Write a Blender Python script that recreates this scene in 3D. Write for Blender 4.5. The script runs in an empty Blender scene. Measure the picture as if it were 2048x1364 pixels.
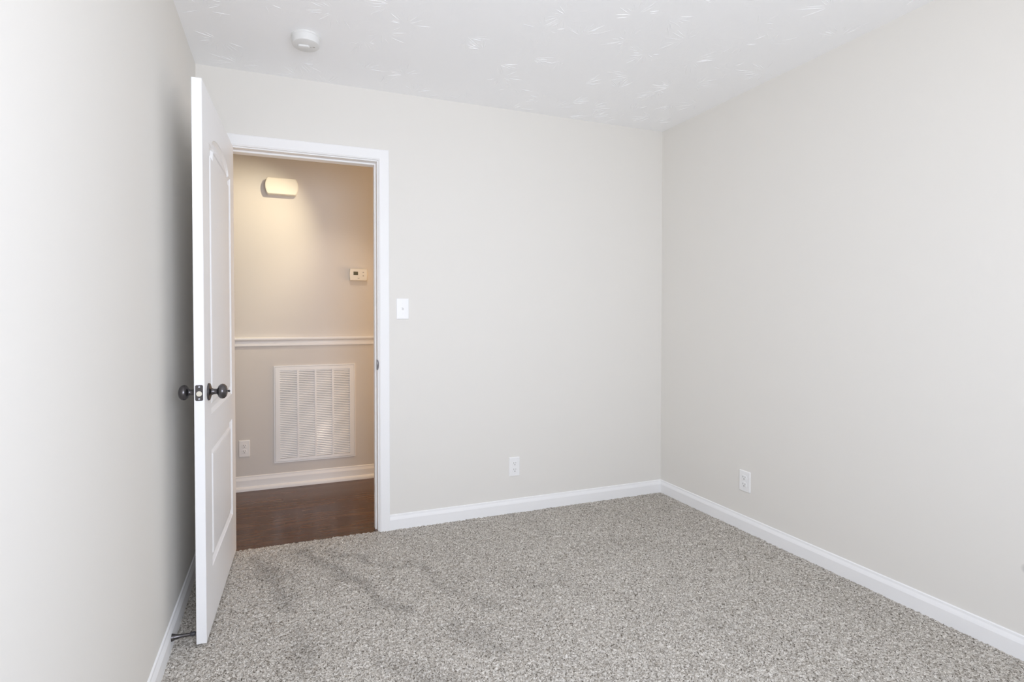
import bpy, bmesh, math, random
import numpy as np
from mathutils import Vector, Matrix
R = math.radians
scene = bpy.context.scene
COL = scene.collection

# ---------------------------------------------------------------- dimensions (metres)
H = 2.44                      # ceiling height
XL, XR = -0.3978, 2.4352      # side walls
YR = -3.40                    # rear wall (window wall, behind the camera)
WT = 0.115                    # partition thickness
YH = 0.9645                   # far wall of the hallway
HXL, HXR = -1.60, 2.70        # ends of the hallway
OX0, OX1, OZ = -0.275, 0.497, 2.050   # door opening between the jamb faces
WX0, WX1, WZ0, WZ1 = -0.18, 1.27, 0.75, 2.08   # window in the rear wall

# ---------------------------------------------------------------- camera
cam_d = bpy.data.cameras.new('camera')
cam = bpy.data.objects.new('camera', cam_d); COL.objects.link(cam)
cam_d.sensor_width = 36; cam_d.lens = 1002.997 / 2048 * 36
cam_d.shift_x = (1024 - 909.678) / 2048
cam_d.shift_y = (648.948 - 682) / 2048
yaw, pitch, roll = R(18.9579), R(-0.9419), R(-0.0595)
fw = Vector((math.sin(yaw)*math.cos(pitch), math.cos(yaw)*math.cos(pitch), math.sin(pitch)))
rt = Vector((math.cos(yaw), -math.sin(yaw), 0)); up = rt.cross(fw)
rt2 = rt*math.cos(roll) + up*math.sin(roll); up2 = up*math.cos(roll) - rt*math.sin(roll)
M = Matrix((rt2, up2, -fw)).transposed().to_4x4()
M.translation = Vector((0, -2.7662, 1.1975))
cam.matrix_world = M
cam_d.clip_start = 0.02
scene.camera = cam

# ---------------------------------------------------------------- world, lights, exposure
scene.view_settings.view_transform = 'Standard'
scene.view_settings.look = 'None'
scene.view_settings.gamma = 1.0
scene.view_settings.use_curve_mapping = False
scene.view_settings.exposure = 0.05
scene.cycles.max_bounces = 16
scene.cycles.diffuse_bounces = 12
scene.cycles.use_denoising = True
scene.cycles.sample_clamp_indirect = 4

w = bpy.data.worlds.new('daylight'); scene.world = w; w.use_nodes = True
bg = w.node_tree.nodes['Background']
bg.inputs['Color'].default_value = (0.80, 0.90, 1.0, 1); bg.inputs['Strength'].default_value = 0.4

def light(name, kind, loc, target, energy, color, **kw):
    d = bpy.data.lights.new(name, kind); d.energy = energy; d.color = color
    for k, v in kw.items(): setattr(d, k, v)
    o = bpy.data.objects.new(name, d); COL.objects.link(o); o.location = loc
    o.rotation_euler = (Vector(target)-Vector(loc)).to_track_quat('-Z', 'Y').to_euler()
    return o
# daylight falling in through the window behind the camera
wcx, wcz = (WX0+WX1)/2, (WZ0+WZ1)/2
for nm, tz, dz, en, colr in (('window_daylight', -0.05, 0.0, 23.5, (0.985, 0.975, 0.96)),
                             ('window_skylight', -3.2, 0.004, 20, (0.53, 0.68, 1.0)),
                             ('window_groundlight', 3.0, 0.008, 20, (0.68, 0.71, 0.80))):
    light(nm, 'AREA', (wcx, YR+0.03+dz, wcz), (wcx, 0, wcz+tz), en, colr, shape='RECTANGLE',
          size=WX1-WX0-0.08, size_y=WZ1-WZ0-0.08)
# warm hallway light: ceiling spots, plus a low unseen source for another room's glow
light('hall_spotlight', 'SPOT', (0.35, 0.26, 2.33), (-0.46, 0.9645, 1.56), 38, (1.0, 0.86, 0.58),
      spot_size=R(74), spot_blend=0.9, shadow_soft_size=0.012)
light('hall_side_light', 'POINT', (1.75, 0.5, 1.15), (0, 0, 0), 16.5, (1.0, 0.62, 0.28), shadow_soft_size=0.08)
light('hall_downlight', 'SPOT', (0.42, 0.26, 2.33), (0.34, 0.9645, 0.55), 12, (1.0, 0.82, 0.64), spot_size=R(72), spot_blend=0.8, shadow_soft_size=0.03)

# ---------------------------------------------------------------- materials
def srgb(r, g, b):
    f = lambda c: (c/255/12.92 if c/255 <= .04045 else ((c/255+.055)/1.055)**2.4)
    return (f(r), f(g), f(b), 1)
def mat(name, col, rough=0.5, metal=0.0, spec=0.5, bump=None, coat=0):
    m = bpy.data.materials.new(name); m.use_nodes = True
    nt = m.node_tree; b = nt.nodes['Principled BSDF']
    b.inputs['Base Color'].default_value = col
    b.inputs['Roughness'].default_value = rough
    b.inputs['Metallic'].default_value = metal
    b.inputs['Specular IOR Level'].default_value = spec
    b.inputs['Coat Weight'].default_value = coat
    tc = nt.nodes.new('ShaderNodeTexCoord')
    n = nt.nodes.new('ShaderNodeTexNoise')
    sc_, st, dist = bump or (60, 0.02, 0.001)
    n.inputs['Scale'].default_value = sc_; n.inputs['Detail'].default_value = 3
    nt.links.new(tc.outputs['Object'], n.inputs['Vector'])
    bp = nt.nodes.new('ShaderNodeBump'); bp.inputs['Strength'].default_value = st
    bp.inputs['Distance'].default_value = dist
    nt.links.new(n.outputs['Fac'], bp.inputs['Height'])
    nt.links.new(bp.outputs['Normal'], b.inputs['Normal'])
    return m
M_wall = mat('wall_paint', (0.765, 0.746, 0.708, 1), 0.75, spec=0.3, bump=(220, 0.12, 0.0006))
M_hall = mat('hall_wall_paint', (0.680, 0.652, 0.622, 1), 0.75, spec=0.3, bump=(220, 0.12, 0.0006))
M_trim = mat('trim_paint', (0.87, 0.87, 0.872, 1), 0.5, spec=0.2, bump=(40, 0.03, 0.001))
M_door = mat('door_paint', (0.875, 0.877, 0.885, 1), 0.42, spec=0.3, bump=(90, 0.05, 0.001))
M_plastic = mat('white_plastic', (0.86, 0.86, 0.86, 1), 0.3)
def marked_wall():  # wall paint with one small darker grey oval blended into its colour
    m = M_wall.copy(); m.name = 'wall_paint_marked'; nt = m.node_tree; b = nt.nodes['Principled BSDF']; N = nt.nodes.new; L = nt.links.new
    tc = N('ShaderNodeTexCoord'); sub = N('ShaderNodeVectorMath'); sub.operation = 'SUBTRACT'; sub.inputs[1].default_value = (XR, -1.787, 0.318)
    L(tc.outputs['Object'], sub.inputs[0])
    sc = N('ShaderNodeVectorMath'); sc.operation = 'MULTIPLY'; sc.inputs[1].default_value = (1, 40, 44); L(sub.outputs[0], sc.inputs[0])
    ln = N('ShaderNodeVectorMath'); ln.operation = 'LENGTH'; L(sc.outputs[0], ln.inputs[0])
    mr = N('ShaderNodeMapRange'); mr.inputs['From Min'].default_value = 1.0; mr.inputs['From Max'].default_value = 0.35; L(ln.outputs['Value'], mr.inputs['Value'])
    mx = N('ShaderNodeMix'); mx.data_type = 'RGBA'; mx.inputs['A'].default_value = b.inputs['Base Color'].default_value[:]
    mx.inputs['B'].default_value = (0.45, 0.44, 0.42, 1); L(mr.outputs[0], mx.inputs['Factor']); L(mx.outputs['Result'], b.inputs['Base Color'])
    return m
M_wall_marked = marked_wall()
M_detector = mat('detector_plastic', (0.76, 0.76, 0.75, 1), 0.45, spec=0.3)
M_slot = mat('slot_shadow', (0.10, 0.10, 0.10, 1), 0.8)
M_bronze = mat('dark_bronze', (0.125, 0.118, 0.122, 1), 0.26, metal=0.9, bump=(120, 0.1, 0.001))
M_bolt = mat('satin_brass', (0.72, 0.68, 0.58, 1), 0.45, metal=0.4)
M_screw = mat('bright_screw', (0.42, 0.42, 0.45, 1), 0.4, metal=0.8)
M_rubber = mat('black_rubber', (0.035, 0.035, 0.04, 1), 0.5)
M_ivory = mat('ivory_plastic', (0.82, 0.79, 0.72, 1), 0.35)
M_lcd = mat('lcd_glass', (0.10, 0.095, 0.05, 1), 0.3)
M_button = mat('grey_button', (0.45, 0.43, 0.40, 1), 0.5)
M_grille = mat('grille_enamel', (0.88, 0.885, 0.89, 1), 0.17, spec=0.6)
M_filter = mat('filter_grey', (0.24, 0.24, 0.24, 1), 0.9)

def ceiling_mat():
    m = mat('stomped_ceiling_plaster', (0.92, 0.925, 0.935, 1), 0.4, spec=0.5)
    nt = m.node_tree; b = nt.nodes['Principled BSDF']; L = nt.links.new; N = nt.nodes.new
    tc = N('ShaderNodeTexCoord')
    heights = []
    for sc_, off in ((3.1, (0, 0, 0)), (3.7, (5.3, 2.1, 0))):
        mp = N('ShaderNodeMapping'); mp.inputs['Location'].default_value = off
        mp.inputs['Scale'].default_value = (sc_, sc_, 0.0)
        L(tc.outputs['Object'], mp.inputs['Vector'])
        v = N('ShaderNodeTexVoronoi'); v.voronoi_dimensions = '2D'; v.inputs['Scale'].default_value = 1
        L(mp.outputs['Vector'], v.inputs['Vector'])
        sub = N('ShaderNodeVectorMath'); sub.operation = 'SUBTRACT'
        L(mp.outputs['Vector'], sub.inputs[0]); L(v.outputs['Position'], sub.inputs[1])
        sx = N('ShaderNodeSeparateXYZ'); L(sub.outputs['Vector'], sx.inputs['Vector'])
        at = N('ShaderNodeMath'); at.operation = 'ARCTAN2'; L(sx.outputs['Y'], at.inputs[0]); L(sx.outputs['X'], at.inputs[1])
        am = N('ShaderNodeMath'); am.operation = 'MULTIPLY'; am.inputs[1].default_value = 12.0; L(at.outputs[0], am.inputs[0])
        rm = N('ShaderNodeMath'); rm.operation = 'MULTIPLY'; rm.inputs[1].default_value = 3.5; L(v.outputs['Distance'], rm.inputs[0])
        sc = N('ShaderNodeSeparateColor'); L(v.outputs['Color'], sc.inputs['Color'])
        cm = N('ShaderNodeMath'); cm.operation = 'MULTIPLY'; cm.inputs[1].default_value = 40; L(sc.outputs['Red'], cm.inputs[0])
        cx = N('ShaderNodeCombineXYZ'); L(am.outputs[0], cx.inputs['X']); L(rm.outputs[0], cx.inputs['Y']); L(cm.outputs[0], cx.inputs['Z'])
        n = N('ShaderNodeTexNoise'); n.inputs['Scale'].default_value = 1.0; n.inputs['Detail'].default_value = 2
        L(cx.outputs[0], n.inputs['Vector'])
        mr = N('ShaderNodeMapRange'); mr.inputs['From Min'].default_value = 0.60; mr.inputs['From Max'].default_value = 0.68
        L(n.outputs['Fac'], mr.inputs['Value'])
        fade = N('ShaderNodeMapRange'); fade.inputs['From Min'].default_value = 0.62; fade.inputs['From Max'].default_value = 0.25
        L(v.outputs['Distance'], fade.inputs['Value'])
        mm = N('ShaderNodeMath'); mm.operation = 'MULTIPLY'; L(mr.outputs[0], mm.inputs[0]); L(fade.outputs[0], mm.inputs[1])
        heights.append(mm)
    mx = N('ShaderNodeMath'); mx.operation = 'MAXIMUM'; L(heights[0].outputs[0], mx.inputs[0]); L(heights[1].outputs[0], mx.inputs[1])
    bp = N('ShaderNodeBump'); bp.inputs['Strength'].default_value = 0.14; bp.inputs['Distance'].default_value = 0.003
    L(mx.outputs[0], bp.inputs['Height'])
    for l in list(b.inputs['Normal'].links): nt.links.remove(l)
    L(bp.outputs['Normal'], b.inputs['Normal'])
    return m
M_ceil = ceiling_mat()

def carpet_mat():
    m = mat('carpet_pile', (0.4, 0.37, 0.34, 1), 0.95, spec=0.1)
    nt = m.node_tree; b = nt.nodes['Principled BSDF']; L = nt.links.new; N = nt.nodes.new
    tc = N('ShaderNodeTexCoord')
    # flecked yarn: two voronoi scales of tuft colour, warped by noise
    nz = N('ShaderNodeTexNoise'); nz.inputs['Scale'].default_value = 90; nz.inputs['Detail'].default_value = 2
    L(tc.outputs['Object'], nz.inputs['Vector'])
    mixv = N('ShaderNodeMix'); mixv.data_type = 'VECTOR'; mixv.inputs['Factor'].default_value = 0.012
    L(tc.outputs['Object'], mixv.inputs['A']); L(nz.outputs['Color'], mixv.inputs['B'])
    v = N('ShaderNodeTexVoronoi'); v.inputs['Scale'].default_value = 250; L(mixv.outputs['Result'], v.inputs['Vector'])
    s = N('ShaderNodeSeparateColor'); L(v.outputs['Color'], s.inputs['Color'])
    cr = N('ShaderNodeValToRGB'); L(s.outputs['Red'], cr.inputs['Fac'])
    e = cr.color_ramp.elements
    e[0].position = 0.0; e[0].color = CARPET[0]
    e[1].position = 1.0; e[1].color = CARPET[3]
    x = cr.color_ramp.elements.new(0.16); x.color = CARPET[1]
    x = cr.color_ramp.elements.new(0.55); x.color = CARPET[2]
    n2 = N('ShaderNodeTexNoise'); n2.inputs['Scale'].default_value = 560; n2.inputs['Detail'].default_value = 2
    L(tc.outputs['Object'], n2.inputs['Vector'])
    mr = N('ShaderNodeMapRange'); mr.inputs['From Min'].default_value = 0.3; mr.inputs['From Max'].default_value = 0.7
    mr.inputs['To Min'].default_value = 0.62; mr.inputs['To Max'].default_value = 1.30
    L(n2.outputs['Fac'], mr.inputs['Value'])
    at = N('ShaderNodeAttribute'); at.attribute_name = 'pile_lay'
    pm = N('ShaderNodeMapRange'); pm.inputs['To Min'].default_value = 1.0; pm.inputs['To Max'].default_value = 0.72
    L(at.outputs['Fac'], pm.inputs['Value'])
    mu = N('ShaderNodeMath'); mu.operation = 'MULTIPLY'; L(mr.outputs[0], mu.inputs[0]); L(pm.outputs[0], mu.inputs[1])
    vm = N('ShaderNodeVectorMath'); vm.operation = 'SCALE'; L(cr.outputs['Color'], vm.inputs[0]); L(mu.outputs[0], vm.inputs['Scale'])
    L(vm.outputs[0], b.inputs['Base Color'])
    bp = N('ShaderNodeBump'); bp.inputs['Strength'].default_value = 0.6; bp.inputs['Distance'].default_value = 0.002
    L(n2.outputs['Fac'], bp.inputs['Height'])
    for l in list(b.inputs['Normal'].links): nt.links.remove(l)
    L(bp.outputs['Normal'], b.inputs['Normal'])
    return m
CARPET = [(0.125, 0.106, 0.085, 1), (0.37, 0.338, 0.295, 1), (0.545, 0.51, 0.458, 1), (0.80, 0.765, 0.71, 1)]
M_carpet = carpet_mat()

def wood_mat():
    m = mat('dark_hardwood', (0.1, 0.06, 0.04, 1), 0.22, spec=0.5)
    nt = m.node_tree; b = nt.nodes['Principled BSDF']; L = nt.links.new; N = nt.nodes.new
    tc = N('ShaderNodeTexCoord')
    br = N('ShaderNodeTexBrick'); br.offset = 0.37; br.inputs['Scale'].default_value = 1
    br.inputs['Brick Width'].default_value = 0.95; br.inputs['Row Height'].default_value = 0.125
    br.inputs['Mortar Size'].default_value = 0.0012; br.inputs['Mortar Smooth'].default_value = 0.3
    br.inputs['Color1'].default_value = (0.0, 0.0, 0.0, 1); br.inputs['Color2'].default_value = (1, 1, 1, 1)
    br.inputs['Mortar'].default_value = (0, 0, 0, 1)
    L(tc.outputs['Object'], br.inputs['Vector'])
    mp = N('ShaderNodeMapping'); mp.inputs['Scale'].default_value = (2.2, 15, 1); L(tc.outputs['Object'], mp.inputs['Vector'])
    n = N('ShaderNodeTexNoise'); n.inputs['Scale'].default_value = 2.0; n.inputs['Detail'].default_value = 6; n.inputs['Distortion'].default_value = 0.6
    L(mp.outputs['Vector'], n.inputs['Vector'])
    cr = N('ShaderNodeValToRGB'); e = cr.color_ramp.elements
    e[0].position = 0.28; e[0].color = WOOD[0]; e[1].position = 0.75; e[1].color = WOOD[2]
    x = e.new(0.5); x.color = WOOD[1]
    add = N('ShaderNodeMath'); add.operation = 'MULTIPLY_ADD'; add.inputs[1].default_value = 0.16
    L(br.outputs['Color'], add.inputs[0]); L(n.outputs['Fac'], add.inputs[2])
    sb = N('ShaderNodeMath'); sb.operation = 'SUBTRACT'; sb.inputs[1].default_value = 0.06; L(add.outputs[0], sb.inputs[0])
    L(sb.outputs[0], cr.inputs['Fac'])
    L(cr.outputs['Color'], b.inputs['Base Color'])
    bp = N('ShaderNodeBump'); bp.inputs['Strength'].default_value = 0.05; bp.inputs['Distance'].default_value = 0.002
    L(n.outputs['Fac'], bp.inputs['Height'])
    for l in list(b.inputs['Normal'].links): nt.links.remove(l)
    L(bp.outputs['Normal'], b.inputs['Normal'])
    return m
WOOD = [(0.066, 0.030, 0.015, 1), (0.100, 0.045, 0.021, 1), (0.14, 0.066, 0.032, 1)]
M_wood = wood_mat()

def glass_mat():
    m = bpy.data.materials.new('window_glass'); m.use_nodes = True; nt = m.node_tree
    nt.nodes.remove(nt.nodes['Principled BSDF'])
    t = nt.nodes.new('ShaderNodeBsdfTransparent'); g = nt.nodes.new('ShaderNodeBsdfGlossy'); g.inputs['Roughness'].default_value = 0.02
    mx = nt.nodes.new('ShaderNodeMixShader'); mx.inputs['Fac'].default_value = 0.06
    nt.links.new(t.outputs[0], mx.inputs[1]); nt.links.new(g.outputs[0], mx.inputs[2])
    nt.links.new(mx.outputs[0], nt.nodes['Material Output'].inputs['Surface'])
    return m
M_glass = glass_mat()

# ---------------------------------------------------------------- mesh helpers
def link(name, bm, m, parent=None, smooth=False, loc=None):
    me = bpy.data.meshes.new(name); bmesh.ops.recalc_face_normals(bm, faces=bm.faces[:]); bm.to_mesh(me); bm.free()
    me.materials.append(m)
    if smooth:
        for p in me.polygons: p.use_smooth = True
        try: me.set_sharp_from_angle(angle=R(35))
        except Exception: pass
    o = bpy.data.objects.new(name, me); COL.objects.link(o)
    if parent: o.parent = parent
    if loc: o.location = loc
    return o
def tag(o, label=None, cat=None, group=None, kind=None):
    for k, v in (('label', label), ('category', cat), ('group', group), ('kind', kind)):
        if v: o[k] = v
    return o
def empty(name, loc, rz=0.0):
    o = bpy.data.objects.new(name, None); COL.objects.link(o)
    o.location = loc; o.rotation_euler = (0, 0, rz); o.empty_display_size = 0.05
    return o
def box(bm, a, b, bevel=0.0, seg=1):
    a, b = Vector(a), Vector(b); c = (a+b)/2; s = b-a
    r = bmesh.ops.create_cube(bm, size=1.0, matrix=Matrix.Translation(c) @ Matrix.Diagonal((abs(s.x), abs(s.y), abs(s.z), 1)))
    if bevel:
        es = list({e for v in r['verts'] for e in v.link_edges})
        bmesh.ops.bevel(bm, geom=es, offset=bevel, segments=seg, profile=0.5, affect='EDGES')
def sweep(bm, prof, a, b, out, upv=(0, 0, 1), miter_a=0.0, miter_b=0.0):
    """profile points (d, z): d = distance out of the wall, z = height; run from a to b; mitre shifts the ends by d*m"""
    a, b, out, upv = Vector(a), Vector(b), Vector(out), Vector(upv); t = (b-a).normalized()
    A = [bm.verts.new(a + out*d + upv*z + t*d*miter_a) for d, z in prof]
    B = [bm.verts.new(b + out*d + upv*z - t*d*miter_b) for d, z in prof]
    n = len(prof)
    for i in range(n):
        j = (i+1) % n; bm.faces.new((A[i], A[j], B[j], B[i]))
    bm.faces.new(A); bm.faces.new(B[::-1])
def lathe(bm, prof, axis_o=(0, 0, 0), axis=(0, 0, 1), seg=40, sy=1.0):
    """prof: (radius, distance along axis)"""
    q = Vector(axis).to_track_quat('Z', 'Y').to_matrix(); o = Vector(axis_o)
    rings = []
    for r, h in prof:
        if r < 1e-6: rings.append([bm.verts.new(o + q @ Vector((0, 0, h)))]); continue
        rings.append([bm.verts.new(o + q @ Vector((r*math.cos(2*math.pi*k/seg), r*sy*math.sin(2*math.pi*k/seg), h))) for k in range(seg)])
    for a, b in zip(rings, rings[1:]):
        for k in range(seg):
            l = (k+1) % seg
            if len(a) == 1 and len(b) == 1: continue
            if len(a) == 1: bm.faces.new((a[0], b[k], b[l]))
            elif len(b) == 1: bm.faces.new((a[k], a[l], b[0]))
            else: bm.faces.new((a[k], a[l], b[l], b[k]))
    for ring in (rings[0], rings[-1]):
        if len(ring) > 1: bm.faces.new(ring)
def prism(bm, loops, cap_first=True, cap_last=True):
    """loops: list of equal-length vertex position lists joined in order"""
    vs = [[bm.verts.new(p) for p in lp] for lp in loops]; n = len(vs[0])
    for a, b in zip(vs, vs[1:]):
        for i in range(n):
            j = (i+1) % n; bm.faces.new((a[i], a[j], b[j], b[i]))
    if cap_first: bm.faces.new(vs[0][::-1])
    if cap_last: bm.faces.new(vs[-1])
    return vs
def rrect(w, h, r, n=6):
    pts = []
    for cx, cz, a0 in ((w/2-r, h/2-r, 0), (-w/2+r, h/2-r, 90), (-w/2+r, -h/2+r, 180), (w/2-r, -h/2+r, 270)):
        for k in range(n+1):
            a = R(a0 + 90*k/n); pts.append((cx+r*math.cos(a), cz+r*math.sin(a)))
    return pts
def inset(pts, d):
    """offset a closed counter-clockwise outline inwards by d (mitred)"""
    n = len(pts); out = []
    for i in range(n):
        p0, p1, p2 = Vector(pts[i-1]), Vector(pts[i]), Vector(pts[(i+1) % n])
        e1, e2 = (p1-p0).normalized(), (p2-p1).normalized()
        n1, n2 = Vector((-e1.y, e1.x)), Vector((-e2.y, e2.x))
        b = n1+n2; k = b.length
        if k < 1e-6: out.append(tuple(p1+n1*d)); continue
        b /= k; out.append(tuple(p1 + b*(d/max(0.35, b.dot(n1)))))
    return out

# ---------------------------------------------------------------- room shell
def struct(name, bm, m, label, cat, parent=None, smooth=False):
    o = link(name, bm, m, parent, smooth)
    return tag(o, label, cat, kind='structure')

bm = bmesh.new()   # back wall with the doorway
RO = 0.02          # rough opening margin behind the jambs
box(bm, (XL-0.115, 0, 0.0-0.03), (OX0-RO, WT, H)); box(bm, (OX1+RO, 0, -0.03), (XR+0.115, WT, H)); box(bm, (OX0-RO, 0, OZ+RO), (OX1+RO, WT, H))
box(bm, (HXL, 0.0, -0.03), (XL-0.115, WT, H)); box(bm, (XR+0.115, 0.0, -0.03), (HXR, WT, H))
wall_back = struct('wall_back', bm, M_wall, 'greige painted wall with the doorway in it', 'wall')
bm = bmesh.new(); box(bm, (XL-0.115, YR-0.12, -0.03), (XL, 0, H))
struct('wall_left', bm, M_wall, 'greige painted wall on the left, behind the open door', 'wall')
bm = bmesh.new(); box(bm, (XR, YR-0.12, -0.03), (XR+0.115, 0, H))
struct('wall_right', bm, M_wall_marked, 'greige painted wall on the right with one outlet', 'wall')
bm = bmesh.new()
for a, b in (((XL, YR-0.12, -0.03), (WX0, YR, H)), ((WX1, YR-0.12, -0.03), (XR, YR, H)),
             ((WX0, YR-0.12, -0.03), (WX1, YR, WZ0)), ((WX0, YR-0.12, WZ1), (WX1, YR, H))): box(bm, a, b)
struct('wall_rear', bm, M_wall, 'greige painted wall with the window, behind the viewer', 'wall')
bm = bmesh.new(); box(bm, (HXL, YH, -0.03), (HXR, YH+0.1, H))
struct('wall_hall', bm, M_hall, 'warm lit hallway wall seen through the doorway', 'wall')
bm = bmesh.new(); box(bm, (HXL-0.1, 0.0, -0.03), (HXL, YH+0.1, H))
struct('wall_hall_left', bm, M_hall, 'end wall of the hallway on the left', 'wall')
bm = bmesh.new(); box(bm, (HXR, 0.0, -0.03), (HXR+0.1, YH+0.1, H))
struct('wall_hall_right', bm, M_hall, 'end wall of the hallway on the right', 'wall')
bm = bmesh.new(); box(bm, (XL-0.115, YR-0.12, H), (XR+0.115, WT/2, H+0.08))
def plaster_ridges(bm):
    """raised strokes left by the stomp brush: short curved ridges fanned around many stomp centres"""
    rnd = random.Random(11)
    y = YR+0.12
    centres = []
    while y < -0.05:
        x = XL+0.06+rnd.random()*0.12
        while x < XR-0.05:
            centres.append((x+rnd.uniform(-.07, .07), y+rnd.uniform(-.07, .07))); x += 0.20
        y += 0.19
    for cx, cy in centres:
        if rnd.random() < 0.22: continue
        a0 = rnd.random()*2*math.pi; arc = rnd.uniform(1.2, 4.5); n = rnd.randint(5, 15)
        for k in range(n):
            a = a0 + arc*(k+rnd.uniform(-.3, .3))/n
            r0 = rnd.uniform(0.015, 0.06); ln = rnd.uniform(0.025, 0.085); bend = rnd.uniform(-.3, .3)
            hh = rnd.uniform(0.0006, 0.0019); ww = rnd.uniform(0.0008, 0.0016)
            P = []
            for i in range(6):
                t = i/5; rr = r0+ln*t; aa = a+bend*t*ln/rr
                P.append(Vector((cx+rr*math.cos(aa), cy+rr*math.sin(aa), H)))
            if any(not (XL+.01 < p.x < XR-.01 and YR+.01 < p.y < -.01) for p in P): continue
            rows = []
            for i, p in enumerate(P):
                d = (P[min(i+1, 5)]-P[max(i-1, 0)]).normalized(); sd = Vector((-d.y, d.x, 0)); t = math.sin(math.pi*(i+.25)/5.5)
                rows.append([bm.verts.new(p+sd*ww*t), bm.verts.new(p-Vector((0, 0, hh*t))), bm.verts.new(p-sd*ww*t)])
            for q0, q1 in zip(rows, rows[1:]):
                for j in (0, 1): bm.faces.new((q0[j], q0[j+1], q1[j+1], q1[j]))
plaster_ridges(bm)
struct('ceiling', bm, M_ceil, 'white bedroom ceiling with stomped plaster texture', 'ceiling')
bm = bmesh.new(); box(bm, (HXL-0.1, WT/2, H), (HXR+0.1, YH+0.1, H+0.08))
struct('ceiling_hall', bm, M_ceil, 'white hallway ceiling', 'ceiling')
bm = bmesh.new(); box(bm, (HXL-0.1, 0.002, -0.05), (HXR+0.1, YH+0.1, -0.004))
struct('floor_hall', bm, M_wood, 'dark brown hardwood floor of the hallway', 'floor')

# carpet: a real height field of tufts
def make_carpet():
    rng = np.random.default_rng(7)
    step = 0.0038
    x = np.arange(XL, XR+step, step); y = np.arange(YR, 0.004, step)
    nx, ny = len(x), len(y)
    X, Y = np.meshgrid(x, y)
    def vnoise(cell):
        gx, gy = int((XR-XL)/cell)+3, int((0-YR)/cell)+3
        g = rng.random((gy, gx)); u = (X-XL)/cell; v = (Y-YR)/cell
        i, j = np.floor(u).astype(int), np.floor(v).astype(int); fu, fv = u-i, v-j
        i = np.clip(i, 0, gx-2); j = np.clip(j, 0, gy-2)
        fu = fu*fu*(3-2*fu); fv = fv*fv*(3-2*fv)
        return (g[j, i]*(1-fu)+g[j, i+1]*fu)*(1-fv) + (g[j+1, i]*(1-fu)+g[j+1, i+1]*fu)*fv
    Z = (rng.random((ny, nx))-0.65)*0.0055 + (vnoise(0.008)-0.5)*0.005 + (vnoise(0.06)-0.5)*0.002
    Xj = X + (rng.random((ny, nx))-0.5)*step*0.9; Yj = Y + (rng.random((ny, nx))-0.5)*step*0.9
    Xj[:, 0] = XL; Xj[:, -1] = XR
    # lay of the pile left by the vacuum cleaner
    lay = np.zeros_like(X)
    warp = (vnoise(0.09)-0.5)*0.07; warp2 = (vnoise(0.09)-0.5)*0.07
    def streak(pts, w0, w1, s):
        nonlocal lay
        for (a, b) in zip(pts, pts[1:]):
            a = np.array(a); b = np.array(b); d = b-a; L2 = d@d
            t = np.clip(((X+warp-a[0])*d[0]+(Y+warp2-a[1])*d[1])/L2, 0, 1)
            dist = np.hypot(X+warp-a[0]-t*d[0], Y+warp2-a[1]-t*d[1]); ww = w0+(w1-w0)*t
            lay = np.maximum(lay, s*np.exp(-(dist/ww)**2))
    for pts, w0, w1, s in STREAKS: streak(pts, w0, w1, s)
    lay = np.clip(lay + (vnoise(0.22)-0.5)*0.35 + (vnoise(0.05)-0.5)*0.25, -0.35, 1.0)
    Z -= 0.0015*np.clip(lay, 0, 1)
    co = np.stack([Xj, Yj, Z], -1).reshape(-1, 3).astype(np.float32)
    idx = np.arange(nx*ny).reshape(ny, nx)
    f = np.stack([idx[:-1, :-1], idx[:-1, 1:], idx[1:, 1:], idx[1:, :-1]], -1).reshape(-1, 4).astype(np.int32)
    me = bpy.data.meshes.new('floor')
    me.vertices.add(len(co)); me.vertices.foreach_set('co', co.ravel())
    me.loops.add(f.size); me.loops.foreach_set('vertex_index', f.ravel())
    me.polygons.add(len(f)); me.polygons.foreach_set('loop_start', np.arange(0, f.size, 4, dtype=np.int32))
    me.update(calc_edges=True)
    at = me.attributes.new('pile_lay', 'FLOAT', 'POINT'); at.data.foreach_set('value', lay.ravel().astype(np.float32))
    me.materials.append(M_carpet)
    o = bpy.data.objects.new('floor', me); COL.objects.link(o)
    tag(o, 'grey beige flecked cut pile carpet with vacuum marks', 'carpet', kind='structure')
STREAKS = [
    ([(-0.13, -0.10), (-0.03, -0.35), (0.02, -0.60)], 0.03, 0.05, 0.75),
    ([(0.10, -0.12), (0.24, -0.36), (0.38, -0.68), (0.44, -0.80)], 0.04, 0.035, 0.8),
    ([(0.22, -0.17), (0.45, -0.36), (0.62, -0.46)], 0.025, 0.015, 0.7),
    ([(0.62, -0.46), (0.72, -0.74), (0.80, -0.86)], 0.03, 0.04, 0.45),
    ([(0.035, -0.78), (0.075, -0.98)], 0.03, 0.05, 0.6),
    ([(0.64, -0.96), (0.72, -1.13)], 0.05, 0.06, 0.6),
    ([(0.30, -1.06), (0.50, -1.24)], 0.04, 0.06, 0.55),
    ([(0.36, -1.2), (0.42, -1.5)], 0.04, 0.05, 0.4),
]
make_carpet()

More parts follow.
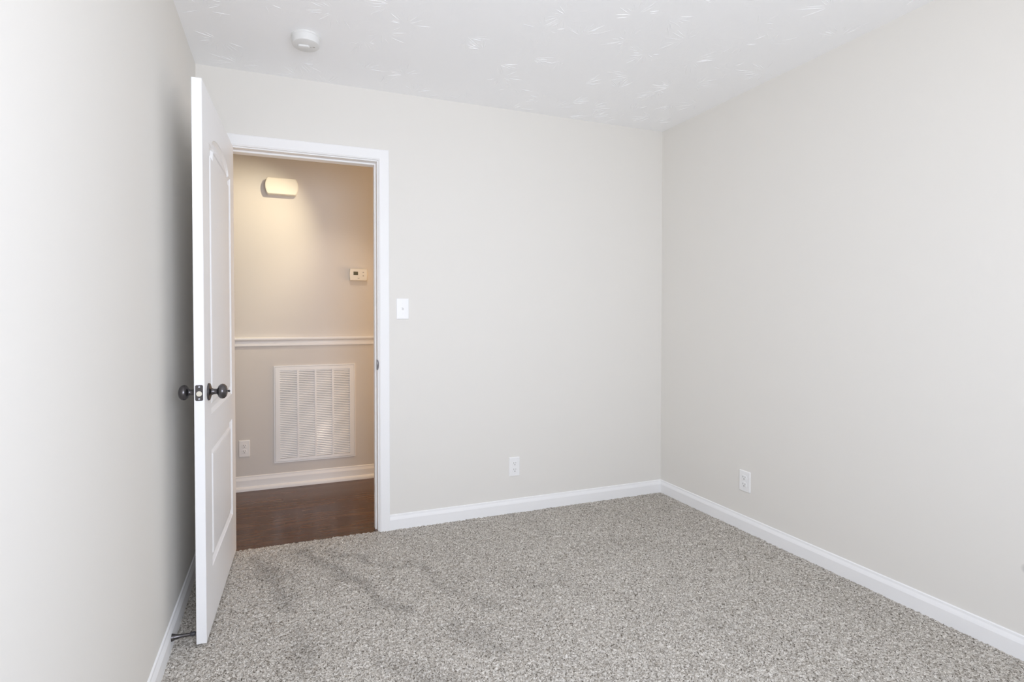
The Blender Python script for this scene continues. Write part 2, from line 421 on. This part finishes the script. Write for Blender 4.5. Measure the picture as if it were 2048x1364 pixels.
# ---------------------------------------------------------------- baseboards and trims
PB = [(0, -0.03), (0.0135, -0.03), (0.0135, 0.055), (0.0110, 0.062), (0.0065, 0.072), (0.0055, 0.080), (0.0, 0.083)]
bm = bmesh.new(); sweep(bm, PB, (OX1+0.0635, 0, 0), (XR, 0, 0), (0, -1, 0), miter_b=1)
sweep(bm, PB, (XL, 0, 0), (OX0-0.063, 0, 0), (0, -1, 0), miter_a=1)
struct('baseboard_back', bm, M_trim, 'white baseboard along the doorway wall', 'baseboard')
bm = bmesh.new(); sweep(bm, PB, (XR, 0, 0), (XR, YR, 0), (-1, 0, 0), miter_a=1, miter_b=1)
struct('baseboard_right', bm, M_trim, 'white baseboard along the right wall', 'baseboard')
bm = bmesh.new(); sweep(bm, PB, (XL, YR, 0), (XL, 0, 0), (1, 0, 0), miter_a=1, miter_b=1)
struct('baseboard_left', bm, M_trim, 'white baseboard along the left wall behind the door', 'baseboard')
bm = bmesh.new(); sweep(bm, PB, (XL, YR, 0), (XR, YR, 0), (0, 1, 0), miter_a=1, miter_b=1)
struct('baseboard_rear', bm, M_trim, 'white baseboard under the window', 'baseboard')
PH = [(0, -0.02), (0.030, -0.02), (0.030, 0.002), (0.0285, 0.012), (0.024, 0.019), (0.014, 0.024), (0.0135, 0.066), (0.010, 0.074),
      (0.0065, 0.082), (0.0055, 0.091), (0.0, 0.094)]
bm = bmesh.new(); sweep(bm, PH, (HXL, YH, 0), (HXR, YH, 0), (0, -1, 0))
struct('baseboard_hall', bm, M_trim, 'white baseboard with shoe moulding in the hallway', 'baseboard')
PC = [(0, 0.988), (0.008, 0.988), (0.013, 0.994), (0.013, 1.006), (0.009, 1.012), (0.009, 1.020), (0.016, 1.030), (0.026, 1.034),
      (0.028, 1.040), (0.028, 1.046), (0.025, 1.051), (0.0, 1.053)]
bm = bmesh.new(); sweep(bm, PC, (HXL, YH, 0), (HXR, YH, 0), (0, -1, 0))
struct('trim_1', bm, M_trim, 'white chair rail across the hallway wall', 'chair rail')

# casing (room side): flat with a small eased inner edge; mitred corners
def casing(name, ysurf, sgn, label):
    rev = 0.0065; wd = 0.0575
    prof = [(0, 0), (0.010, 0), (0.0125, 0.004), (0.0150, 0.008), (0.0155, wd-0.004), (0.0135, wd), (0, wd)]  # (depth out, distance from the reveal)
    x0, x1, z1 = OX0-rev, OX1+rev, OZ+rev
    bm = bmesh.new(); path = []
    for d, s in prof:
        y = ysurf + sgn*d
        path.append([Vector((x0-s, y, -0.01)), Vector((x0-s, y, z1+s)), Vector((x1+s, y, z1+s)), Vector((x1+s, y, -0.01))])
    vs = [[bm.verts.new(p) for p in row] for row in path]
    n = len(vs)
    for i in range(n):
        j = (i+1) % n
        for k in range(3): bm.faces.new((vs[i][k], vs[j][k], vs[j][k+1], vs[i][k+1]))
    bm.faces.new([v[0] for v in vs]); bm.faces.new([v[3] for v in vs][::-1])
    return struct(name, bm, M_trim, label, 'door casing')
casing('trim_2', 0.0, -1, 'white casing around the doorway, room side')
casing('trim_3', WT, 1, 'white casing around the doorway, hallway side')
bm = bmesh.new()
JT = 0.018
box(bm, (OX1, -0.001, -0.01), (OX1+JT, WT+0.001, OZ+JT), 0.001)
box(bm, (OX0-JT, -0.001, -0.01), (OX0, WT+0.001, OZ+JT), 0.001)
box(bm, (OX0, -0.001, OZ), (OX1, WT+0.001, OZ+JT), 0.001)
ST = 0.009; S0, S1 = 0.038, 0.076
box(bm, (OX1-ST, S0, -0.01), (OX1+0.001, S1, OZ), 0.0015)
box(bm, (OX0-0.001, S0, -0.01), (OX0+ST, S1, OZ), 0.0015)
box(bm, (OX0+ST, S0, OZ-ST), (OX1-ST, S1, OZ+0.001), 0.0015)
jamb = struct('trim_4', bm, M_trim, 'white door jamb and stop inside the doorway', 'door jamb')
# strike plate with its curved lip on the right jamb
bm = bmesh.new()
lip = []
for k in range(13):
    a = R(-90+180*k/12); lip.append((-math.cos(a)*0.008, 0.0285*math.sin(a)))
pts = [(0.030, -0.0285), (0.030, 0.0285)]
out = [(0.004+p[0], p[1]) for p in lip] + [(0.030, 0.0285), (0.030, -0.0285)]
prism(bm, [[(OX1-0.0012, y, 0.928+z) for y, z in out], [(OX1+0.001, y, 0.928+z) for y, z in out]])
# lip folding round the jamb corner
arc = [(OX1+0.0065*math.cos(R(-90+180*k/12))-0.0005, 0.928+0.0285*math.sin(R(-90+180*k/12))) for k in range(13)]
prism(bm, [[(x, -0.0028, z) for x, z in arc], [(x, -0.0008, z) for x, z in arc]])
sp = link('strike_plate', bm, M_bronze, jamb); sp['label'] = 'dark bronze strike plate on the right jamb'

# window behind the camera
bm = bmesh.new()
fwd = 0.05
for a, b in (((WX0, YR-0.09, WZ0), (WX0+fwd, YR-0.05, WZ1)), ((WX1-fwd, YR-0.09, WZ0), (WX1, YR-0.05, WZ1)),
             ((WX0+fwd, YR-0.09, WZ0), (WX1-fwd, YR-0.05, WZ0+fwd)), ((WX0+fwd, YR-0.09, WZ1-fwd), (WX1-fwd, YR-0.05, WZ1)),
             ((WX0+fwd, YR-0.085, (WZ0+WZ1)/2-0.02), (WX1-fwd, YR-0.055, (WZ0+WZ1)/2+0.02))): box(bm, a, b, 0.002)
win = struct('window_1', bm, M_trim, 'white framed window in the rear wall', 'window')
bm = bmesh.new(); box(bm, (WX0+fwd, YR-0.072, WZ0+fwd), (WX1-fwd, YR-0.068, WZ1-fwd)); link('window_pane', bm, M_glass, win)

# ---------------------------------------------------------------- the open door
DW, DT, DZ0, DZ1 = 0.764, 0.0345, 0.012, 2.048
da = math.atan2(-0.7635, -0.0381)
door = empty('door_1', (-0.2298, -0.005, 0), da)       # local X: hinge -> free edge, local Y: towards the room
tag(door, 'white two-panel arch-top interior door standing open against the left wall', 'door', kind='structure')
def arch_outline(x0, x1, z0, zs, rise):
    """counter-clockwise outline in (x, z): straight sides, small ears, low arch between"""
    ear = 0.055; pts = [(x0, z0), (x1, z0), (x1, zs), (x1-ear, zs-0.001)]
    xa, xb = x1-ear, x0+ear; cx = (xa+xb)/2; hw = (xa-xb)/2
    n = 18
    for k in range(1, n):
        a = math.pi*k/n; pts.append((cx+hw*math.cos(a), zs + rise*math.sin(a)**0.9))
    pts += [(xb, zs-0.001), (x0, zs)]
    return pts
def door_leaf():
    bm = bmesh.new()
    x0, x1 = DW-0.655, DW-0.125
    lows = [(x0, 0.232), (x1, 0.232), (x1, 0.700), (x0, 0.700)]
    upps = arch_outline(x0, x1, 0.822, 1.860, 0.062)
    steps = [(0.0, 0.0), (0.0015, 0.003), (0.013, 0.0105), (0.031, 0.0105), (0.0405, 0.003), (0.047, 0.0015)]
    for side in (0, 1):
        def P(x, z, d): return Vector((x, -d, z)) if side == 0 else Vector((x, -DT+d, z))
        outlines = []
        for o in (lows, upps):
            loops = [[P(x, z, dep) for x, z in inset(o, off)] for off, dep in steps]
            vs = prism(bm, loops, cap_first=False, cap_last=False)
            bm.faces.new(vs[-1])
            outlines.append(vs[0])
        # stile and rail face around the two panels: edges + triangle fill
        outer = [bm.verts.new(P(x, z, 0)) for x, z in ((0.0015, DZ0), (DW-0.0015, DZ0), (DW-0.0015, DZ1), (0.0015, DZ1))]
        es = [bm.edges.new((outer[i], outer[(i+1) % 4])) for i in range(4)]
        for vs in outlines:
            for i in range(len(vs)):
                e = bm.edges.get((vs[i], vs[(i+1) % len(vs)]))
                es.append(e)
        bmesh.ops.triangle_fill(bm, edges=es, use_beauty=True, use_dissolve=False)
        if side == 0: of = outer
        else: ob = outer
    mid_f = [bm.verts.new((x, -0.0015, z)) for x, z in ((0, DZ0), (DW, DZ0), (DW, DZ1), (0, DZ1))]
    mid_b = [bm.verts.new((x, -DT+0.0015, z)) for x, z in ((0, DZ0), (DW, DZ0), (DW, DZ1), (0, DZ1))]
    for a, b in ((of, mid_f), (mid_f, mid_b), (mid_b, ob)):
        for i in range(4):
            j = (i+1) % 4; bm.faces.new((a[i], a[j], b[j], b[i]))
    return bm
link('door_leaf', door_leaf(), M_door, door)
def knob(side):
    y0, s = (0.0, 1) if side == 0 else (-DT, -1)
    o = (DW-0.073, y0, 0.916)
    bm = bmesh.new()
    lathe(bm, [(0, 0), (0.0325, 0), (0.0325, 0.003), (0.0300, 0.0065), (0.022, 0.009), (0.0135, 0.012), (0.0105, 0.018), (0.0100, 0.028),
               (0.0125, 0.032), (0.0205, 0.0350), (0.0262, 0.041), (0.0282, 0.048), (0.0262, 0.056), (0.0195, 0.0625), (0.0095, 0.0655), (0, 0.066)],
          o, (0, s, 0), 40)
    k = link('door_knob', bm, M_bronze, door, smooth=True)
    if side == 0:
        bm = bmesh.new(); lathe(bm, [(0, 0.064), (0.0035, 0.064), (0.003, 0.068), (0.0052, 0.071), (0.003, 0.075), (0, 0.0755)], o, (0, s, 0), 16)
        link('privacy_button', bm, M_bronze, k, smooth=True)
    return k
knob(0)['label'] = 'dark bronze knob with privacy button on the visible door face'
knob(1)['label'] = 'dark bronze knob on the face towards the wall'
bm = bmesh.new()   # latch face plate on the free edge
zc = 0.9225
pl = [(x-DT/2, z+zc) for x, z in rrect(0.0255, 0.057, 0.005)]
prism(bm, [[(DW-0.001, y, z) for y, z in pl], [(DW+0.0012, y, z) for y, z in pl]])
lp = link('latch_plate', bm, M_bronze, door); lp['label'] = 'dark bronze latch plate on the door edge'
bm = bmesh.new(); lathe(bm, [(0, 0), (0.0098, 0), (0.0098, 0.002), (0.009, 0.0030), (0, 0.0032)], (DW, -DT/2, zc-0.003), (1, 0, 0), 24)
link('latch_bolt', bm, M_bolt, lp)
for dz in (0.0215, -0.0215):
    bm = bmesh.new(); lathe(bm, [(0, 0), (0.0036, 0), (0.0034, 0.0016), (0.0018, 0.0019), (0, 0.0013)], (DW, -DT/2, zc+dz), (1, 0, 0), 16)
    link('screw', bm, M_screw, lp)
for hz in (0.24, 1.03, 1.82):
    bm = bmesh.new()
    box(bm, (-0.0012, -DT+0.003, hz-0.045), (0.0008, -0.003, hz+0.045))
    lathe(bm, [(0, -0.045), (0.005, -0.045), (0.005, 0.045), (0.003, 0.048), (0, 0.048)], (-0.004, -DT-0.003, hz), (0, 0, 1), 14)
    link('hinge', bm, M_bronze, door)

# ---------------------------------------------------------------- things
# door stop on the left baseboard
ds = empty('door_stop', (XL+0.0135, -0.748, 0.043))
tag(ds, 'dark rigid door stop on the left baseboard touching the open door', 'door stop')
bm = bmesh.new(); lathe(bm, [(0, 0), (0.0130, 0), (0.0130, 0.0020), (0.0112, 0.006), (0.0088, 0.013), (0.0068, 0.024), (0.0060, 0.040), (0.0058, 0.062)], (0, 0, 0), (1, 0, 0), 24)
link('stem', bm, M_bronze, ds, smooth=True)
bm = bmesh.new(); lathe(bm, [(0, 0.060), (0.0072, 0.060), (0.0078, 0.063), (0.0078, 0.074), (0.006, 0.0775), (0, 0.078)], (0, 0, 0), (1, 0, 0), 24)
link('rubber_tip', bm, M_rubber, ds, smooth=True)

def plate_bm(w, h, d=0.0055):
    bm = bmesh.new()
    a = rrect(w, h, 0.004, 4); b = rrect(w-0.005, h-0.005, 0.003, 4); c = rrect(w-0.010, h-0.010, 0.003, 4)
    prism(bm, [[(x, 0, z) for x, z in a], [(x, -d*0.45, z) for x, z in a], [(x, -d*0.9, z) for x, z in b], [(x, -d, z) for x, z in c]])
    return bm
def outlet(loc, rz, label):
    t = empty('electrical_outlet', loc, rz)
    tag(t, label, 'outlet', group='white duplex outlets on the walls')
    link('cover_plate', plate_bm(0.071, 0.1165), M_plastic, t)
    for zc_ in (0.0195, -0.0195):
        bm = bmesh.new()
        pts = [(x, z) for x, z in rrect(0.034, 0.0285, 0.011, 6)]
        prism(bm, [[(x, -0.0035, z+zc_) for x, z in pts], [(x, -0.0072, z+zc_) for x, z in pts], [(x*0.95, -0.0078, z*0.95+zc_) for x, z in pts]])
        rc = link('receptacle', bm, M_plastic, t)
        bm = bmesh.new(); box(bm, (-0.0078, -0.0081, zc_+0.001), (-0.0056, -0.0070, zc_+0.0095)); link('slot', bm, M_slot, rc)
        bm = bmesh.new(); box(bm, (0.0056, -0.0081, zc_+0.002), (0.0076, -0.0070, zc_+0.0085)); link('slot', bm, M_slot, rc)
        bm = bmesh.new(); lathe(bm, [(0, 0), (0.0028, 0), (0.0028, 0.0011), (0, 0.0011)], (0, -0.0070, zc_-0.0065), (0, -1, 0), 14); link('ground_hole', bm, M_slot, rc)
    bm = bmesh.new(); lathe(bm, [(0, 0), (0.003, 0), (0.0028, 0.0012), (0, 0.0016)], (0, -0.0053, 0), (0, -1, 0), 14); link('screw', bm, M_plastic, t)
    return t
outlet((1.3335, 0, 0.279), 0, 'white duplex outlet low on the back wall, right of the doorway')
outlet((XR, -0.659, 0.2755), R(-90), 'white duplex outlet low on the right-hand wall past the corner')
outlet((-0.2545, YH, 0.285), 0, 'white duplex outlet low on the hallway wall, beside the open door')

sw = empty('light_switch', (0.6395, 0, 1.2395))
tag(sw, 'white single toggle light switch on the wall right of the doorway', 'light switch')
link('cover_plate', plate_bm(0.072, 0.1175), M_plastic, sw)
bm = bmesh.new(); box(bm, (-0.0052, -0.0060, -0.0122), (0.0052, -0.0050, 0.0122)); link('toggle_slot', bm, M_plastic, sw)
bm = bmesh.new()
prism(bm, [[(-0.0042, -0.0055, -0.008), (0.0042, -0.0055, -0.008), (0.0042, -0.0055, 0.008), (-0.0042, -0.0055, 0.008)],
           [(-0.0034, -0.0155, 0.004), (0.0034, -0.0155, 0.004), (0.0034, -0.0135, 0.0105), (-0.0034, -0.0135, 0.0105)]])
link('toggle', bm, M_plastic, sw)
for dz in (0.030, -0.030):
    bm = bmesh.new(); lathe(bm, [(0, 0), (0.003, 0), (0.0028, 0.0010), (0, 0.0014)], (0, -0.0053, dz), (0, -1, 0), 14); link('screw', bm, M_plastic, sw)

# smoke detector on the ceiling
sd = empty('smoke_detector', (0.106, -0.418, H))
tag(sd, 'round white smoke detector on the ceiling near the door', 'smoke detector')
bm = bmesh.new(); lathe(bm, [(0, 0), (0.064, 0), (0.064, -0.006), (0.061, -0.0085), (0, -0.0085)], seg=64); link('mounting_base', bm, M_detector, sd, smooth=True)
bm = bmesh.new(); lathe(bm, [(0, -0.006), (0.0610, -0.006), (0.0620, -0.012), (0.0600, -0.031), (0.0580, -0.0355), (0.053, -0.0380), (0, -0.0385)], seg=64)
link('cover', bm, M_detector, sd, smooth=True)
sd.rotation_euler = (0, 0, R(-6))
bm = bmesh.new()
pts = rrect(0.050, 0.020, 0.0098, 8)
prism(bm, [[(x-0.010, y-0.002, -0.036) for x, y in pts], [(x-0.010, y-0.002, -0.0420) for x, y in pts], [(x*0.9-0.010, y*0.8-0.002, -0.0450) for x, y in pts]])
link('test_button', bm, M_detector, sd, smooth=True)
bm = bmesh.new(); lathe(bm, [(0, 0), (0.0022, 0), (0.0022, -0.0018), (0, -0.0022)], (0.0215, 0.006, -0.0375), seg=14); link('indicator_light', bm, M_button, sd)
bm = bmesh.new(); box(bm, (0.029, -0.0005, -0.0388), (0.039, 0.0045, -0.0375)); link('sensor_slot', bm, M_button, sd)

# door chime on the hallway wall
dc = empty('door_chime', (0.0005, YH, 2.0985))
tag(dc, 'cream rounded door chime box high on the hallway wall', 'door chime')
def barrel(w, h, bulge, n=8):
    pts = []; r = 0.012
    for k in range(n+1):
        a = -1+2*k/n; pts.append((w/2 + bulge*(1-a*a), a*h/2))
    for k in range(n+1):
        a = 1-2*k/n; pts.append((-w/2 - bulge*(1-a*a), a*h/2))
    # ease the four corners
    out = []
    m = len(pts)
    for i, p in enumerate(pts):
        if i in (0, n, n+1, 2*n+1):
            a, b = Vector(pts[i-1]), Vector(pts[(i+1) % m]); p = Vector(p)
            for t in (0.75, 0.35, 0.0):
                pa = p + (a-p).normalized()*r*t if t else None
                if pa: out.append(tuple(pa*0.999))
            out.append(tuple(p*0.985))
            for t in (0.35, 0.75): out.append(tuple((p + (b-p).normalized()*r*t)*0.999))
        else: out.append(p)
    return out
bm = bmesh.new(); bo = barrel(0.187, 0.113, 0.016)
prism(bm, [[(x, 0, z) for x, z in bo], [(x, -0.036, z) for x, z in bo]])
link('chime_base', bm, M_ivory, dc)
bm = bmesh.new(); bo2 = barrel(0.185, 0.111, 0.016)
s = 0.94
prism(bm, [[(x*0.985, -0.0362, z*0.975) for x, z in bo2], [(x, -0.0375, z) for x, z in bo2], [(x, -0.0445, z) for x, z in bo2], [(x*0.985, -0.0475, z*0.97) for x, z in bo2],
           [(x*0.955, -0.0475, z*0.92) for x, z in bo2], [(x*0.95, -0.0465, z*0.91) for x, z in bo2], [(x*0.94, -0.0480, z*0.895) for x, z in bo2]])
link('chime_cover', bm, M_ivory, dc)

# thermostat
th = empty('thermostat', (0.5275, YH, 1.5015))
tag(th, 'small beige white thermostat with dark display on the hallway wall', 'thermostat')
bm = bmesh.new()
def bowed(w, h, b, n=6):
    pts = []
    for k in range(n+1): a = -1+2*k/n; pts.append((w/2 + b*(1-a*a), a*h/2*(1-0.0)))
    for k in range(n+1): a = 1-2*k/n; pts.append((-w/2 - b*(1-a*a), a*h/2))
    return pts
t0 = bowed(0.122, 0.086, 0.004); c = 0.93
prism(bm, [[(x, 0, z) for x, z in t0], [(x, -0.020, z) for x, z in t0], [(x*0.985, -0.0255, z*0.975) for x, z in t0], [(x*0.95, -0.0285, z*0.93) for x, z in t0]])
link('thermostat_body', bm, M_ivory, th)
bm = bmesh.new(); box(bm, (-0.0365, -0.0293, -0.0030), (-0.0035, -0.0280, 0.0225), 0.0004); link('display', bm, M_lcd, th)['label'] = 'dark olive display window'
for dz in (0.0175, -0.0070):
    bm = bmesh.new(); pts = rrect(0.010, 0.008, 0.003, 4)
    prism(bm, [[(x+0.0345, -0.028, z+dz) for x, z in pts], [(x+0.0345, -0.0300, z+dz) for x, z in pts]]); link('button', bm, M_button, th)
bm = bmesh.new(); box(bm, (-0.006, -0.0292, -0.0285), (0.006, -0.0280, -0.0235)); link('logo_mark', bm, M_button, th)

# return air grille
gx0, gx1, gz0, gz1 = -0.0610, 0.5030, 0.1665, 0.8505
gr = empty('return_air_grille', ((gx0+gx1)/2, YH, gz0))
tag(gr, 'large white louvered return air grille low on the hallway wall', 'vent grille')
GW, GH = gx1-gx0, gz1-gz0
def ring(bm, w0, z0a, z0b, w1, z1a, z1b, y0, y1):
    """a rectangular ring between an outer and an inner rectangle"""
    O = [(-w0, z0a), (w0, z0a), (w0, z0b), (-w0, z0b)]; I = [(-w1, z1a), (w1, z1a), (w1, z1b), (-w1, z1b)]
    rows = [[bm.verts.new((x, y0, z)) for x, z in O], [bm.verts.new((x, y1, z)) for x, z in O],
            [bm.verts.new((x, y1, z)) for x, z in I], [bm.verts.new((x, y0, z)) for x, z in I]]
    for a in range(4):
        b = (a+1) % 4
        for i in range(4):
            j = (i+1) % 4; bm.faces.new((rows[a][i], rows[a][j], rows[b][j], rows[b][i]))
bm = bmesh.new()
ring(bm, GW/2, 0, GH, GW/2-0.0075, 0.0075, GH-0.0075, 0.0, -0.0075)
link('outer_frame', bm, M_grille, gr)
bm = bmesh.new()
ix, iz0, iz1 = GW/2-0.040, 0.030, GH-0.034
ring(bm, GW/2-0.0095, 0.0095, GH-0.0095, ix, iz0, iz1, 0.0, -0.0100)
link('hinged_frame', bm, M_grille, gr)
bm = bmesh.new(); box(bm, (-ix-0.01, -0.0012, iz0-0.01), (ix+0.01, -0.0002, iz1+0.01)); link('filter', bm, M_filter, gr)
NB = 49; pitch_ = (iz1-iz0)/NB
bm = bmesh.new()
for k in range(NB):
    z = iz0 + pitch_*(k+0.5)
    # blade: sloping down and outwards with a rolled lip
    pr = [(-0.0015, z+0.0062), (-0.0070, z+0.00005), (-0.0085, z-0.0035), (-0.0078, z-0.0040), (-0.0060, z-0.0012), (-0.0012, z+0.0050)]
    A = [bm.verts.new((-ix, y, zz)) for y, zz in pr]; B = [bm.verts.new((ix, y, zz)) for y, zz in pr]
    for i in range(6): j = (i+1) % 6; bm.faces.new((A[i], A[j], B[j], B[i]))
link('louvers', bm, M_grille, gr)
for k in (1, 2, 3):
    x = -ix + 2*ix*k/4
    bm = bmesh.new(); box(bm, (x-0.0065, -0.0098, iz0), (x+0.0065, -0.0010, iz1), 0.001); link('divider_bar', bm, M_grille, gr)
